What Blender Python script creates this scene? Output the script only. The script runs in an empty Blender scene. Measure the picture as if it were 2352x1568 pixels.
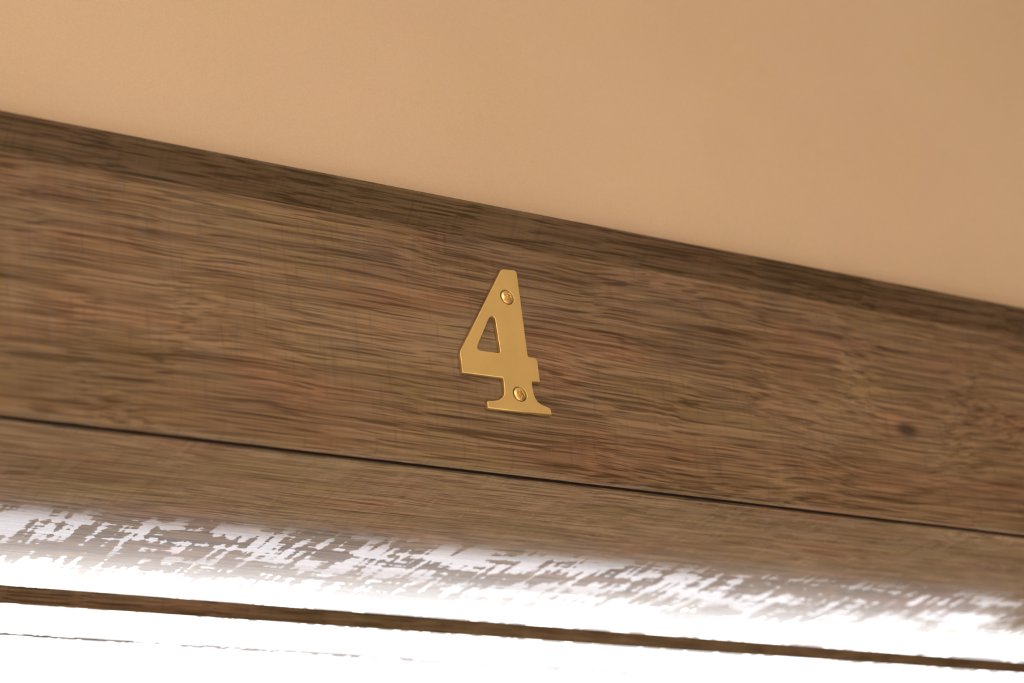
import bpy, bmesh, math
from mathutils import Matrix, Vector

SC = bpy.context.scene
COL = SC.collection
SOFFIT = 2.05                      # height of the underside of the door head (m)

# ------------------------------------------------------------------ camera
cam_data = bpy.data.cameras.new('camera')
cam = bpy.data.objects.new('camera', cam_data)
COL.objects.link(cam)
right = Vector((0.84143464, -0.52799326, -0.1149385))
down = Vector((0.13066146, 0.40520257, -0.90484168))
fwd = Vector((0.52432368, 0.7463471, 0.40993985))
M = Matrix.Identity(4)
for i in range(3):
    M[i][0], M[i][1], M[i][2] = right[i], -down[i], -fwd[i]
M.translation = Vector((-0.49753, -0.7172, SOFFIT - 0.33265))
cam.matrix_world = M
cam_data.sensor_width = 36.0
cam_data.lens = 5000.0 * 36.0 / 2352.0
cam_data.clip_start = 0.01
cam_data.dof.use_dof = True
cam_data.dof.focus_distance = 0.955
cam_data.dof.aperture_fstop = 7.0
SC.camera = cam

# ------------------------------------------------------------------ world, exposure
world = bpy.data.worlds.new('world')
SC.world = world
world.use_nodes = True
world.node_tree.nodes['Background'].inputs[0].default_value = (0.8, 0.9, 1.0, 1)
world.node_tree.nodes['Background'].inputs[1].default_value = 0.3
SC.view_settings.view_transform = 'Standard'
SC.view_settings.look = 'None'
SC.view_settings.exposure = 0.0
SC.view_settings.gamma = 1.0
SC.view_settings.use_curve_mapping = False
SC.cycles.max_bounces = 4
SC.cycles.use_light_tree = False
SC.cycles.diffuse_bounces = 3
SC.cycles.glossy_bounces = 3
SC.cycles.caustics_reflective = False
SC.cycles.caustics_refractive = False

LAMP_POS = (-0.45, -1.45, 2.75)    # ceiling lamp of the corridor
LAMP_STRENGTH = 66.0
LAMP_COLOR = (1.0, 0.90, 0.76, 1)
FILL_DOOR_STRENGTH = 8.2  # fill light from the low pane of the added door
WINDOW_STRENGTH = 23.0
WINDOW_COLOR = (0.95, 0.97, 1.0, 1)


# ------------------------------------------------------------------ helpers
def link(name, mesh, mat=None, parent=None, loc=None):
    o = bpy.data.objects.new(name, mesh)
    COL.objects.link(o)
    if mat is not None:
        mesh.materials.append(mat)
    if parent is not None:
        o.parent = parent
    if loc is not None:
        o.location = loc
    return o


def empty(name, loc=(0, 0, 0)):
    o = bpy.data.objects.new(name, None)
    COL.objects.link(o)
    o.location = loc
    o.empty_display_size = 0.05
    return o


def tag(o, label=None, cat=None, kind=None):
    if label:
        o['label'] = label
    if cat:
        o['category'] = cat
    if kind:
        o['kind'] = kind
    return o


def box(bm, x0, x1, y0, y1, z0, z1):
    v = [bm.verts.new(p) for p in ((x0, y0, z0), (x1, y0, z0), (x1, y1, z0), (x0, y1, z0),
                                   (x0, y0, z1), (x1, y0, z1), (x1, y1, z1), (x0, y1, z1))]
    for f in ((3, 2, 1, 0), (4, 5, 6, 7), (0, 1, 5, 4), (1, 2, 6, 5), (2, 3, 7, 6), (3, 0, 4, 7)):
        bm.faces.new([v[i] for i in f])


def done(bm, name, bevel=0.0):
    if bevel:
        bmesh.ops.bevel(bm, geom=bm.edges[:], offset=bevel, segments=2, affect='EDGES', profile=0.6)
    bmesh.ops.recalc_face_normals(bm, faces=bm.faces[:])
    me = bpy.data.meshes.new(name)
    bm.to_mesh(me)
    bm.free()
    return me


def boxes(name, *bs, bevel=0.0):
    bm = bmesh.new()
    for b in bs:
        box(bm, *b)
    return done(bm, name, bevel)


def prism_x(name, prof, x0, x1, smooth=False):
    """closed profile of (y, z) points drawn out along X"""
    bm = bmesh.new()
    a = [bm.verts.new((x0, y, z)) for y, z in prof]
    b = [bm.verts.new((x1, y, z)) for y, z in prof]
    n = len(prof)
    for i in range(n):
        bm.faces.new((a[i], a[(i + 1) % n], b[(i + 1) % n], b[i]))
    bm.faces.new(a[::-1])
    bm.faces.new(b)
    return done(bm, name)


def prism_z(name, prof, z0, z1):
    """closed profile of (x, y) points drawn out along Z"""
    bm = bmesh.new()
    a = [bm.verts.new((x, y, z0)) for x, y in prof]
    b = [bm.verts.new((x, y, z1)) for x, y in prof]
    n = len(prof)
    for i in range(n):
        bm.faces.new((a[i], a[(i + 1) % n], b[(i + 1) % n], b[i]))
    bm.faces.new(a[::-1])
    bm.faces.new(b)
    return done(bm, name)


def arc(cy, cz, r, a0, a1, n=8):
    return [(cy + r * math.cos(math.radians(a0 + (a1 - a0) * i / n)),
             cz + r * math.sin(math.radians(a0 + (a1 - a0) * i / n))) for i in range(n + 1)]


def lathe(name, prof, n=48, ax='z'):
    bm = bmesh.new()
    rings = []
    for r, z in prof:
        if r < 1e-9:
            rings.append([bm.verts.new((0, 0, z))])
        else:
            rings.append([bm.verts.new((r * math.cos(2 * math.pi * k / n), r * math.sin(2 * math.pi * k / n), z))
                          for k in range(n)])
    for A, B in zip(rings, rings[1:]):
        for k in range(n):
            k2 = (k + 1) % n
            if len(A) == 1 and len(B) > 1:
                bm.faces.new((A[0], B[k], B[k2]))
            elif len(B) == 1 and len(A) > 1:
                bm.faces.new((A[k], B[0], A[k2]))
            elif len(A) > 1:
                bm.faces.new((A[k], B[k], B[k2], A[k2]))
    me = done(bm, name)
    for p in me.polygons:
        p.use_smooth = True
    return me


# ------------------------------------------------------------------ materials
class NT:
    def __init__(self, name):
        self.m = bpy.data.materials.new(name)
        self.m.use_nodes = True
        self.t = self.m.node_tree
        self.t.nodes.clear()
        self.out = self.t.nodes.new('ShaderNodeOutputMaterial')

    def n(self, typ, **kw):
        nd = self.t.nodes.new(typ)
        for k, v in kw.items():
            setattr(nd, k, v)
        return nd

    def set(self, sock, v):
        if hasattr(v, 'is_output') or isinstance(v, bpy.types.NodeSocket):
            self.t.links.new(v, sock)
        else:
            sock.default_value = v

    def math(self, op, a, b=0.0, c=0.0, clamp=False):
        nd = self.n('ShaderNodeMath', operation=op, use_clamp=clamp)
        self.set(nd.inputs[0], a)
        self.set(nd.inputs[1], b)
        self.set(nd.inputs[2], c)
        return nd.outputs[0]

    def vmath(self, op, a, b):
        nd = self.n('ShaderNodeVectorMath', operation=op)
        self.set(nd.inputs[0], a)
        self.set(nd.inputs[1], b)
        return nd.outputs[0]

    def noise(self, vec, scale=(1, 1, 1), detail=2.0, rough=0.5, dist=0.0, off=(0, 0, 0)):
        v = self.vmath('MULTIPLY', vec, scale)
        v = self.vmath('ADD', v, off)
        nd = self.n('ShaderNodeTexNoise')
        self.set(nd.inputs['Vector'], v)
        nd.inputs['Scale'].default_value = 1.0
        nd.inputs['Detail'].default_value = detail
        nd.inputs['Roughness'].default_value = rough
        nd.inputs['Distortion'].default_value = dist
        return nd.outputs['Fac']

    def ramp(self, v, a, b, lo=0.0, hi=1.0, smooth=True):
        nd = self.n('ShaderNodeMapRange', interpolation_type='SMOOTHSTEP' if smooth else 'LINEAR')
        self.set(nd.inputs['Value'], v)
        self.set(nd.inputs['From Min'], a)
        self.set(nd.inputs['From Max'], b)
        self.set(nd.inputs['To Min'], lo)
        self.set(nd.inputs['To Max'], hi)
        return nd.outputs['Result']

    def mix(self, f, a, b, mode='MIX'):
        nd = self.n('ShaderNodeMix', data_type='RGBA', blend_type=mode)
        self.set(nd.inputs['Factor'], f)
        ia = [s for s in nd.inputs if s.type == 'RGBA']
        self.set(ia[0], a)
        self.set(ia[1], b)
        return [s for s in nd.outputs if s.type == 'RGBA'][0]

    def bump(self, h, strength, dist):
        nd = self.n('ShaderNodeBump')
        self.set(nd.inputs['Height'], h)
        nd.inputs['Strength'].default_value = strength
        nd.inputs['Distance'].default_value = dist
        return nd.outputs['Normal']

    def principled(self, **kw):
        nd = self.n('ShaderNodeBsdfPrincipled')
        for k, v in kw.items():
            self.set(nd.inputs[k.replace('_', ' ')], v)
        self.t.links.new(nd.outputs[0], self.out.inputs[0])
        return self.m


def mat_plain(name, col, rough=0.6, metal=0.0, var=0.04):
    g = NT(name)
    tc = g.n('ShaderNodeTexCoord').outputs['Object']
    nz = g.noise(tc, (6, 6, 6), 1)
    c = g.mix(g.ramp(nz, 0.3, 0.7), tuple(x * (1 - var) for x in col[:3]) + (1,), tuple(min(1, x * (1 + var)) for x in col[:3]) + (1,))
    return g.principled(Base_Color=c, Roughness=rough, Metallic=metal)


def mat_wood():
    g = NT('wood_laminate')
    tc = g.n('ShaderNodeTexCoord').outputs['Object']
    at = g.n('ShaderNodeAttribute', attribute_type='OBJECT', attribute_name='seed')
    sd = g.vmath('MULTIPLY', at.outputs['Vector'], (0.37, 0.53, 0.71))
    P = g.vmath('ADD', tc, sd)
    # knot on the face board
    K = Vector((0.236, 0.0, SOFFIT + 0.0460))
    dk = g.vmath('SUBTRACT', tc, tuple(K))
    dk = g.vmath('MULTIPLY', dk, (0.55, 1.0, 1.0))
    ln = g.n('ShaderNodeVectorMath', operation='LENGTH')
    g.set(ln.inputs[0], dk)
    kd = ln.outputs['Value']
    # slow sideways wander of the grain
    w1 = g.noise(P, (5.0, 16, 16), 1, 0.5)
    w1 = g.math('SUBTRACT', w1, 0.5)
    w2 = g.noise(P, (28.0, 40, 40), 0, 0.5, off=(7, 3, 1))
    w2 = g.math('SUBTRACT', w2, 0.5)
    w = g.math('ADD', g.math('MULTIPLY', w1, 0.011), g.math('MULTIPLY', w2, 0.0025))
    wk = g.ramp(kd, 0.0, 0.06, 0.0045, 0.0)
    w = g.math('ADD', w, wk)
    cmb = g.n('ShaderNodeCombineXYZ')
    g.set(cmb.inputs[1], w)
    g.set(cmb.inputs[2], w)
    Q = g.vmath('ADD', P, cmb.outputs[0])
    tone = g.ramp(g.noise(Q, (6, 24, 24), 1, 0.55), 0.3, 0.72)
    ring = g.ramp(g.noise(Q, (4, 330, 330), 1, 0.6), 0.30, 0.66)
    fine = g.noise(Q, (17, 980, 980), 2, 0.5)
    pores = g.ramp(g.noise(Q, (27, 1050, 1050), 1, 0.5, off=(3, 9, 4)), 0.55, 0.66)
    ticks = g.ramp(g.noise(P, (420, 38, 38), 1, 0.6), 0.54, 0.74)
    hue = g.noise(Q, (14, 38, 38), 1, 0.6, off=(11, 2, 5))
    red = g.ramp(hue, 0.50, 0.72)
    olive = g.ramp(hue, 0.50, 0.30)
    light = (0.278, 0.172, 0.090, 1)
    mid = (0.188, 0.112, 0.056, 1)
    dark = (0.088, 0.048, 0.022, 1)
    f = g.math('ADD', g.math('MULTIPLY', tone, 0.26), g.math('MULTIPLY', ring, 0.28))
    f = g.math('ADD', f, g.math('MULTIPLY', g.ramp(fine, 0.34, 0.62), 0.48), clamp=True)
    c = g.mix(g.ramp(f, 0.05, 0.5), dark, mid)
    c = g.mix(g.ramp(f, 0.45, 1.0), c, light)
    c = g.mix(g.math('MULTIPLY', pores, 0.66), c, (0.060, 0.032, 0.014, 1))
    c = g.mix(g.math('MULTIPLY', ticks, 0.20), c, (0.080, 0.05, 0.03, 1))
    c = g.mix(g.math('MULTIPLY', red, 0.55), c, g.mix(1.0, c, (1.12, 0.90, 0.90, 1), 'MULTIPLY'))
    c = g.mix(g.math('MULTIPLY', olive, 0.5), c, g.mix(1.0, c, (0.93, 1.0, 0.85, 1), 'MULTIPLY'))
    sh = g.n('ShaderNodeAttribute', attribute_type='OBJECT', attribute_name='painted_shade')
    c = g.mix(sh.outputs['Fac'], c, g.mix(1.0, c, (0.55, 0.54, 0.53, 1), 'MULTIPLY'))  # per-object darkening of the wood colour, used as painted shade
    kn = g.math('ADD', kd, g.math('MULTIPLY', g.math('SUBTRACT', fine, 0.5), 0.004))
    c = g.mix(g.ramp(kn, 0.0015, 0.006, 0.75, 0.0), c, (0.035, 0.022, 0.016, 1))
    # matt print ink and saw marks over a glossier film
    saw = g.noise(P, (230, 26, 26), 1, 0.6, off=(1, 4, 2))
    grain = g.noise(Q, (38, 210, 210), 2, 0.65, off=(2, 8, 6))
    big = g.noise(Q, (16, 46, 46), 1, 0.55, off=(9, 1, 3))
    mk = g.math('ADD', g.math('MULTIPLY', saw, 0.42), g.math('MULTIPLY', grain, 0.36))
    mk = g.math('ADD', mk, g.math('MULTIPLY', big, 0.42))
    gloss = g.ramp(mk, 0.600, 0.622)
    rough = g.ramp(gloss, 0, 1, 0.08, 0.04, smooth=False)
    sheen = g.ramp(gloss, 0, 1, 0.27, 1.0, smooth=False)
    fr = g.n('ShaderNodeFresnel')
    fr.inputs['IOR'].default_value = 1.5
    df = g.n('ShaderNodeBsdfDiffuse')
    g.set(df.inputs['Color'], c)
    gl = g.n('ShaderNodeBsdfAnisotropic', distribution='BECKMANN')
    gl.inputs['Color'].default_value = (1, 1, 1, 1)
    g.set(gl.inputs['Roughness'], rough)
    mx = g.n('ShaderNodeMixShader')
    g.set(mx.inputs[0], g.math('MULTIPLY', fr.outputs[0], sheen))
    g.t.links.new(df.outputs[0], mx.inputs[1])
    g.t.links.new(gl.outputs[0], mx.inputs[2])
    g.t.links.new(mx.outputs[0], g.out.inputs[0])
    return g.m


def mat_plaster():
    g = NT('tan_plaster')
    tc = g.n('ShaderNodeTexCoord').outputs['Object']
    a = g.noise(tc, (5, 5, 5), 2, 0.55)
    b = g.noise(tc, (22, 22, 22), 2, 0.6, 0.0, off=(3, 3, 3))
    fine = g.noise(tc, (900, 900, 900), 1, 0.6)
    c = g.mix(g.ramp(a, 0.3, 0.7), (0.63, 0.43, 0.262, 1), (0.665, 0.46, 0.285, 1))
    c = g.mix(g.math('MULTIPLY', g.ramp(b, 0.4, 0.75), 0.35), c, (0.65, 0.452, 0.245, 1))
    c = g.mix(g.ramp(fine, 0.3, 0.7), g.mix(1.0, c, (0.95, 0.945, 0.94, 1), 'MULTIPLY'), c)
    # trowel strokes
    st = g.noise(tc, (40, 40, 160), 1, 0.6, off=(5, 1, 8))
    h = g.math('ADD', g.math('MULTIPLY', fine, 0.25), g.math('MULTIPLY', st, 0.75))
    return g.principled(Base_Color=c, Roughness=0.75, Normal=g.bump(h, 0.18, 0.0006))


def mat_brass(name, metallic, rough):
    g = NT(name)
    tc = g.n('ShaderNodeTexCoord').outputs['Object']
    a = g.noise(tc, (60, 60, 60), 3)
    sp = g.noise(tc, (2600, 2600, 2600), 2)
    c = g.mix(g.ramp(a, 0.3, 0.7), (0.80, 0.535, 0.185, 1), (0.85, 0.57, 0.20, 1))
    return g.principled(Base_Color=c, Metallic=metallic, Roughness=rough, Normal=g.bump(sp, 0.10, 0.0001))


def mat_emit(name, col, strength):
    g = NT(name)
    nd = g.n('ShaderNodeEmission')
    nd.inputs[0].default_value = col
    nd.inputs[1].default_value = strength
    g.t.links.new(nd.outputs[0], g.out.inputs[0])
    return g.m


WOOD = mat_wood()
PLASTER = mat_plaster()
BRASS = mat_brass('satin_brass', 0.75, 0.48)
SCREW_BRASS = mat_brass('polished_brass', 0.85, 0.38)
WHITE = mat_plain('white_paint', (0.80, 0.80, 0.80), 0.5)
INNER = mat_plain('brown_inner_paint', (0.24, 0.19, 0.15), 0.7)
TILE = mat_plain('beige_floor_tile', (0.80, 0.76, 0.70), 0.5)
SILL = mat_plain('grey_sill', (0.27, 0.27, 0.29), 0.6)
PANE = mat_emit('daylit_frosted_pane', WINDOW_COLOR, WINDOW_STRENGTH)
GAP_SHADE = mat_plain('gap_shade_dark', (0.020, 0.013, 0.010), 1.0)  # near-black colour that paints the shade inside the gaps
GAP_SHADE.node_tree.nodes['Principled BSDF'].inputs['Specular IOR Level'].default_value = 0.0
FILL_PANE = mat_emit('fill_pane_glow', WINDOW_COLOR, FILL_DOOR_STRENGTH)  # glow of the added door's pane, a low fill light
OPAL = mat_emit('lit_opal_glass', LAMP_COLOR, LAMP_STRENGTH)

# ------------------------------------------------------------------ the setting
X0, X1, XC = -3.0, 6.0, 0.75       # room ends, half width of the doorway
WF, WB = 0.012, 0.360              # corridor face and inner face of the door wall
HC = 2.80                          # ceiling height
tag(link('floor', boxes('floor', (X0 - .2, X1 + .2, -2.1, 3.2, -0.1, 0.0)), TILE), 'beige tiled floor of corridor and room', kind='structure')
tag(link('ceiling', boxes('ceiling', (X0 - .2, X1 + .2, -2.1, 3.2, HC, HC + 0.1)), WHITE), 'white ceiling above the corridor and room', kind='structure')
JW = 0.03                          # thickness of the jamb boards
bm = bmesh.new()
box(bm, X0, -XC - JW, WF, WB, 0, HC)
box(bm, XC + JW, X1, WF, WB, 0, HC)
box(bm, -XC - JW, XC + JW, WF, WB, SOFFIT + 0.062, HC)
tag(link('wall_front', done(bm, 'wall_front'), PLASTER), 'warm tan plaster wall above the wooden door head', kind='structure')
DX0, DX1, DZ = -0.85, 0.35, 2.05
tag(link('wall_back', boxes('wall_back', (X0, DX0, -2.1, -1.9, 0, HC), (DX1, X1, -2.1, -1.9, 0, HC),
                            (DX0, DX1, -2.1, -1.9, DZ, HC)), PLASTER), 'tan plaster wall across the corridor', kind='structure')
tag(link('wall_left', boxes('wall_left', (X0 - .2, X0, -2.1, 3.2, 0, HC)), INNER), 'brown end wall on the left', kind='structure')
tag(link('wall_right', boxes('wall_right', (X1, X1 + .2, -2.1, 3.2, 0, HC)), INNER), 'brown end wall on the right', kind='structure')
WX0, WX1, WZ0, WZ1 = 0.2, 4.6, 0.95, 1.95
tag(link('wall_far', boxes('wall_far', (X0, WX0, 3.0, 3.2, 0, HC), (WX1, X1, 3.0, 3.2, 0, HC),
                           (WX0, WX1, 3.0, 3.2, 0, WZ0), (WX0, WX1, 3.0, 3.2, WZ1, HC)), INNER),
    'brown wall with the wide window of the inner room', kind='structure')
win = tag(empty('window_1', (0, 0, 0)), 'wide bright frosted window beyond the doorway', kind='structure')
link('window_frame', boxes('window_frame', (WX0, WX0 + .05, 3.0, 3.06, WZ0, WZ1), (WX1 - .05, WX1, 3.0, 3.06, WZ0, WZ1),
                           (WX0 + .05, WX1 - .05, 3.0, 3.06, WZ1 - .05, WZ1), (WX0 + .05, WX1 - .05, 3.0, 3.06, WZ0, WZ0 + .012)), WHITE, win)
link('pane', boxes('pane', (WX0 + .05, WX1 - .05, 3.015, 3.025, WZ0 + .012, WZ1 - .05)), PANE, win)
link('window_sill', boxes('window_sill', (WX0 - .05, 3.40, 2.80, 2.999, WZ0 - .03, WZ0), bevel=0.004), SILL, win)

fill_door = tag(empty('fill_light_door', (0, 0, 0)), 'added white door with a glowing lower pane as fill light across the corridor', kind='structure')  # unseen door added behind the camera to brighten the frame from below
link('fill_door_leaf', boxes('fill_door_leaf', (DX0, DX0 + .08, -2.03, -1.98, 0, DZ), (DX1 - .08, DX1, -2.03, -1.98, 0, DZ),
                        (DX0 + .08, DX1 - .08, -2.03, -1.98, 1.05, DZ), (DX0 + .08, DX1 - .08, -2.03, -1.98, 0, .12)), WHITE, fill_door)
link('pane', boxes('pane', (DX0 + .08, DX1 - .08, -2.01, -2.0, .12, 1.05)), FILL_PANE, fill_door)

# wooden door frame
frame = tag(empty('door_1', (0, 0, 0)), 'brown wood-grain door frame with rounded head board and lipped top edge', kind='structure')


def wood(name, mesh, seed, label=None):
    o = link(name, mesh, WOOD, frame)
    o['seed'] = float(seed)
    if label:
        o['label'] = label
    return o


S = SOFFIT
LX = XC + JW + 0.09
prof = [(0.0, S + 0.1103), (0.0, S + 0.0062)] + arc(0.0065, S + 0.00532, 0.0065, 186, 235, 12) + \
       [(0.0064, S), (0.0064, S + 0.020), (WF, S + 0.020), (WF, S + 0.1103)]
me = prism_x('head_board', prof, -LX, LX)
wood('head_board', me, 0.0, 'wide brown wood-grain board that carries the number')
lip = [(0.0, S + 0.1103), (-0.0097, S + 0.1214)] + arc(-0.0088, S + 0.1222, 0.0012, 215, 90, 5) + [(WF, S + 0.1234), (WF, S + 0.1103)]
wood('top_lip', prism_x('top_lip', lip, -LX, LX), 3.7, 'sloping lip along the top of the head board, shade painted into its colour')['painted_shade'] = 0.85  # lip's wood colour darkened to paint in shade the lamps leave out


def upright(name, mesh, seed):
    # grain runs along the length of the board
    mesh.transform(Matrix.Rotation(math.radians(-90), 4, 'Y'))
    o = wood(name, mesh, seed)
    o.rotation_euler = (0, math.radians(90), 0)
    return o


def board(y0, y1, z0, z1, e=0.0012):
    return [(y0, z1), (y0, z0 + e), (y0 + e * 0.3, z0 + e * 0.3), (y0 + e, z0), (y1 - e, z0), (y1 - e * 0.3, z0 + e * 0.3), (y1, z0 + e), (y1, z1)]


wood('head_lining', prism_x('head_lining', board(0.0110, 0.1905, S, S + JW, 0.0004), -XC, XC), 1.3,
     'wood-grain underside of the door head, whitened by reflected daylight')
link('gap_shade_strip', boxes('gap_shade_strip', (-XC, XC, 0.0066, 0.0108, S + 0.0008, S + 0.0150)), GAP_SHADE, frame)['label'] = 'thin dark strip standing in for shade in the gap under the head board'  # dark strip added so the gap reads as shaded
wood('head_lining', prism_x('head_lining', [(0.2000, S + JW), (0.2060, S + 0.0125), (0.2135, S + 0.0003), (0.2139, S), (0.2562, S), (0.2562, S + JW)], -XC, XC), 2.1,
     'narrow bright board beyond the dark slot')
wood('head_lining', prism_x('head_lining', board(0.2594, 0.3720, S, S + JW, 0.0003), -XC, XC), 5.2,
     'innermost board of the door head, washed out white')
link('gap_shade_strip', boxes('gap_shade_strip', (-XC, XC, 0.2563, 0.2593, S + 0.0005, S + 0.0150)), GAP_SHADE, frame)  # second added dark strip, painted shade of the inner gap
wood('slot_cover', prism_x('slot_cover', board(0.0098, 0.3720, S + JW, S + 0.060), -XC - JW, XC + JW), 6.4)
for s in (-1, 1):
    a, b = sorted((s * XC, s * (XC + JW)))
    upright('side_lining', boxes('side_lining', (a, b, 0.0098, 0.3720, 0.0, S + JW)), 7.0 + s)
    a, b = sorted((s * (XC + 0.004), s * LX))
    upright('side_board', boxes('side_board', (a, b, 0.0, WF - 0.0025, 0.0, S - 0.0015), bevel=0.002), 9.0 + s)

# ------------------------------------------------------------------ brass number 4
OUT = [(5.0, 68.9), (10.66, 69.4), (11.8, 69.0), (12.32, 67.6), (12.33, 27.3), (12.74, 26.8), (15.7, 26.8), (16.8, 26.4),
       (17.25, 25.2), (17.15, 15.1), (12.85, 14.9), (12.70, 11.9), (12.85, 9.4), (13.4, 7.25), (14.5, 5.4), (16.5, 4.2),
       (19.5, 3.45), (20.6, 3.0), (21.0, 2.1), (21.05, -0.1), (-12.05, -0.8), (-11.98, 2.2), (-11.3, 2.65), (-8.6, 3.0),
       (-5.85, 3.75), (-4.0, 4.95), (-2.75, 6.7), (-2.25, 8.9), (-2.2, 12.7), (-2.25, 14.1), (-2.6, 14.8), (-23.05, 14.4),
       (-23.05, 23.6), (-22.9, 24.5), (-22.1, 25.8), (2.4, 65.9), (3.55, 68.1)]
INN = [(-5.0, 43.7), (-3.85, 44.2), (-2.95, 43.95), (-2.53, 43.0), (-2.0, 27.3), (-2.4, 26.65), (-3.7, 26.45),
       (-12.7, 26.35), (-13.55, 26.85), (-13.6, 28.0), (-12.95, 29.4), (-6.0, 42.4)]
SCREWS = [(5.3, 54.9), (5.55, 7.9)]
BASE = Vector((0.0, 0.0, S + 0.02705))
num = tag(empty('house_number', BASE), 'flat brass number 4 screwed to the brown head board', 'number')
cu = bpy.data.curves.new('digit_plate', 'CURVE')
cu.dimensions = '2D'
cu.fill_mode = 'BOTH'
TH, BV = 0.0021, 0.0003
cu.extrude = TH / 2 - BV
cu.bevel_depth = BV
cu.bevel_resolution = 2
cu.offset = -BV


def spline(pts):
    sp = cu.splines.new('POLY')
    sp.points.add(len(pts) - 1)
    for q, (x, z) in zip(sp.points, pts):
        q.co = (x / 1000, z / 1000, 0, 1)
    sp.use_cyclic_u = True


spline(OUT)
spline(INN)
HR = 3.5
for cx, cz in SCREWS:
    spline([(cx + HR * math.cos(2 * math.pi * k / 40), cz + HR * math.sin(2 * math.pi * k / 40)) for k in range(40)])
tmp = bpy.data.objects.new('tmp_digit', cu)
COL.objects.link(tmp)
bpy.context.view_layer.update()
me = bpy.data.meshes.new_from_object(tmp.evaluated_get(bpy.context.evaluated_depsgraph_get()))
bpy.data.objects.remove(tmp)
me.name = 'digit_plate'
me.transform(Matrix.Translation((0, -TH / 2, 0)) @ Matrix.Rotation(math.radians(90), 4, 'X'))
me.materials.clear()
link('digit_plate', me, BRASS, num)


def screw_mesh():
    """raised head with a cross recess, axis along -Y"""
    bm = bmesh.new()
    R, n, rings = 3.25, 96, 26
    rad = [R * (i / rings) ** 0.9 for i in range(rings + 1)]

    def height(r, a):
        h = TH * 1000 + 0.05 + 0.85 * (1 - (r / R) ** 2) ** 0.75 if r < R else TH * 1000 - 0.25
        u, v = abs(r * math.cos(a)), abs(r * math.sin(a))
        lo, hi = min(u, v), max(u, v)
        wdt = 0.62 - 0.12 * hi
        if hi < 1.75 and lo < wdt + 0.18:
            t = min(1.0, max(0.0, (wdt + 0.18 - lo) / 0.18)) * min(1.0, (1.75 - hi) / 0.25)
            h -= 1.7 * t
        return h
    prev = None
    for i, r in enumerate(rad):
        if i == 0:
            cur = [bm.verts.new((0, -height(0, 0) / 1000, 0))]
        else:
            cur = []
            for k in range(n):
                a = 2 * math.pi * k / n
                cur.append(bm.verts.new((r * math.cos(a) / 1000, -height(r, a) / 1000, r * math.sin(a) / 1000)))
            for k in range(n):
                k2 = (k + 1) % n
                if len(prev) == 1:
                    bm.faces.new((prev[0], cur[k], cur[k2]))
                else:
                    bm.faces.new((prev[k], cur[k], cur[k2], prev[k2]))
        prev = cur
    base = [bm.verts.new((v.co.x, -0.0001, v.co.z)) for v in prev]
    for k in range(n):
        k2 = (k + 1) % n
        bm.faces.new((prev[k], base[k], base[k2], prev[k2]))
    bm.faces.new(base)
    me = done(bm, 'screw')
    for p in me.polygons:
        p.use_smooth = True
    return me


sm = screw_mesh()
sm.materials.append(SCREW_BRASS)
for k, (cx, cz) in enumerate(SCREWS):
    o = link('screw', sm, None, num, (cx / 1000, 0, cz / 1000))
    o.rotation_euler = (0, math.radians((28, 12)[k]), 0)
    o['label'] = ('upper cross-head brass screw', 'lower cross-head brass screw')[k]

# ------------------------------------------------------------------ ceiling lamp of the corridor (above and behind the camera)
lamp = tag(empty('ceiling_lamp', (LAMP_POS[0], LAMP_POS[1], HC)), 'round warm dome lamp on the corridor ceiling', 'lamp')
link('lamp_base', lathe('lamp_base', [(0, 0), (0.17, 0), (0.17, -0.03), (0.16, -0.035), (0, -0.035)]), WHITE, lamp)
dome = [(0.15 * math.cos(math.radians(a)), -0.035 - 0.10 * math.sin(math.radians(a))) for a in range(0, 90, 9)] + [(0, -0.135)]
link('lamp_shade', lathe('lamp_shade', dome), OPAL, lamp)
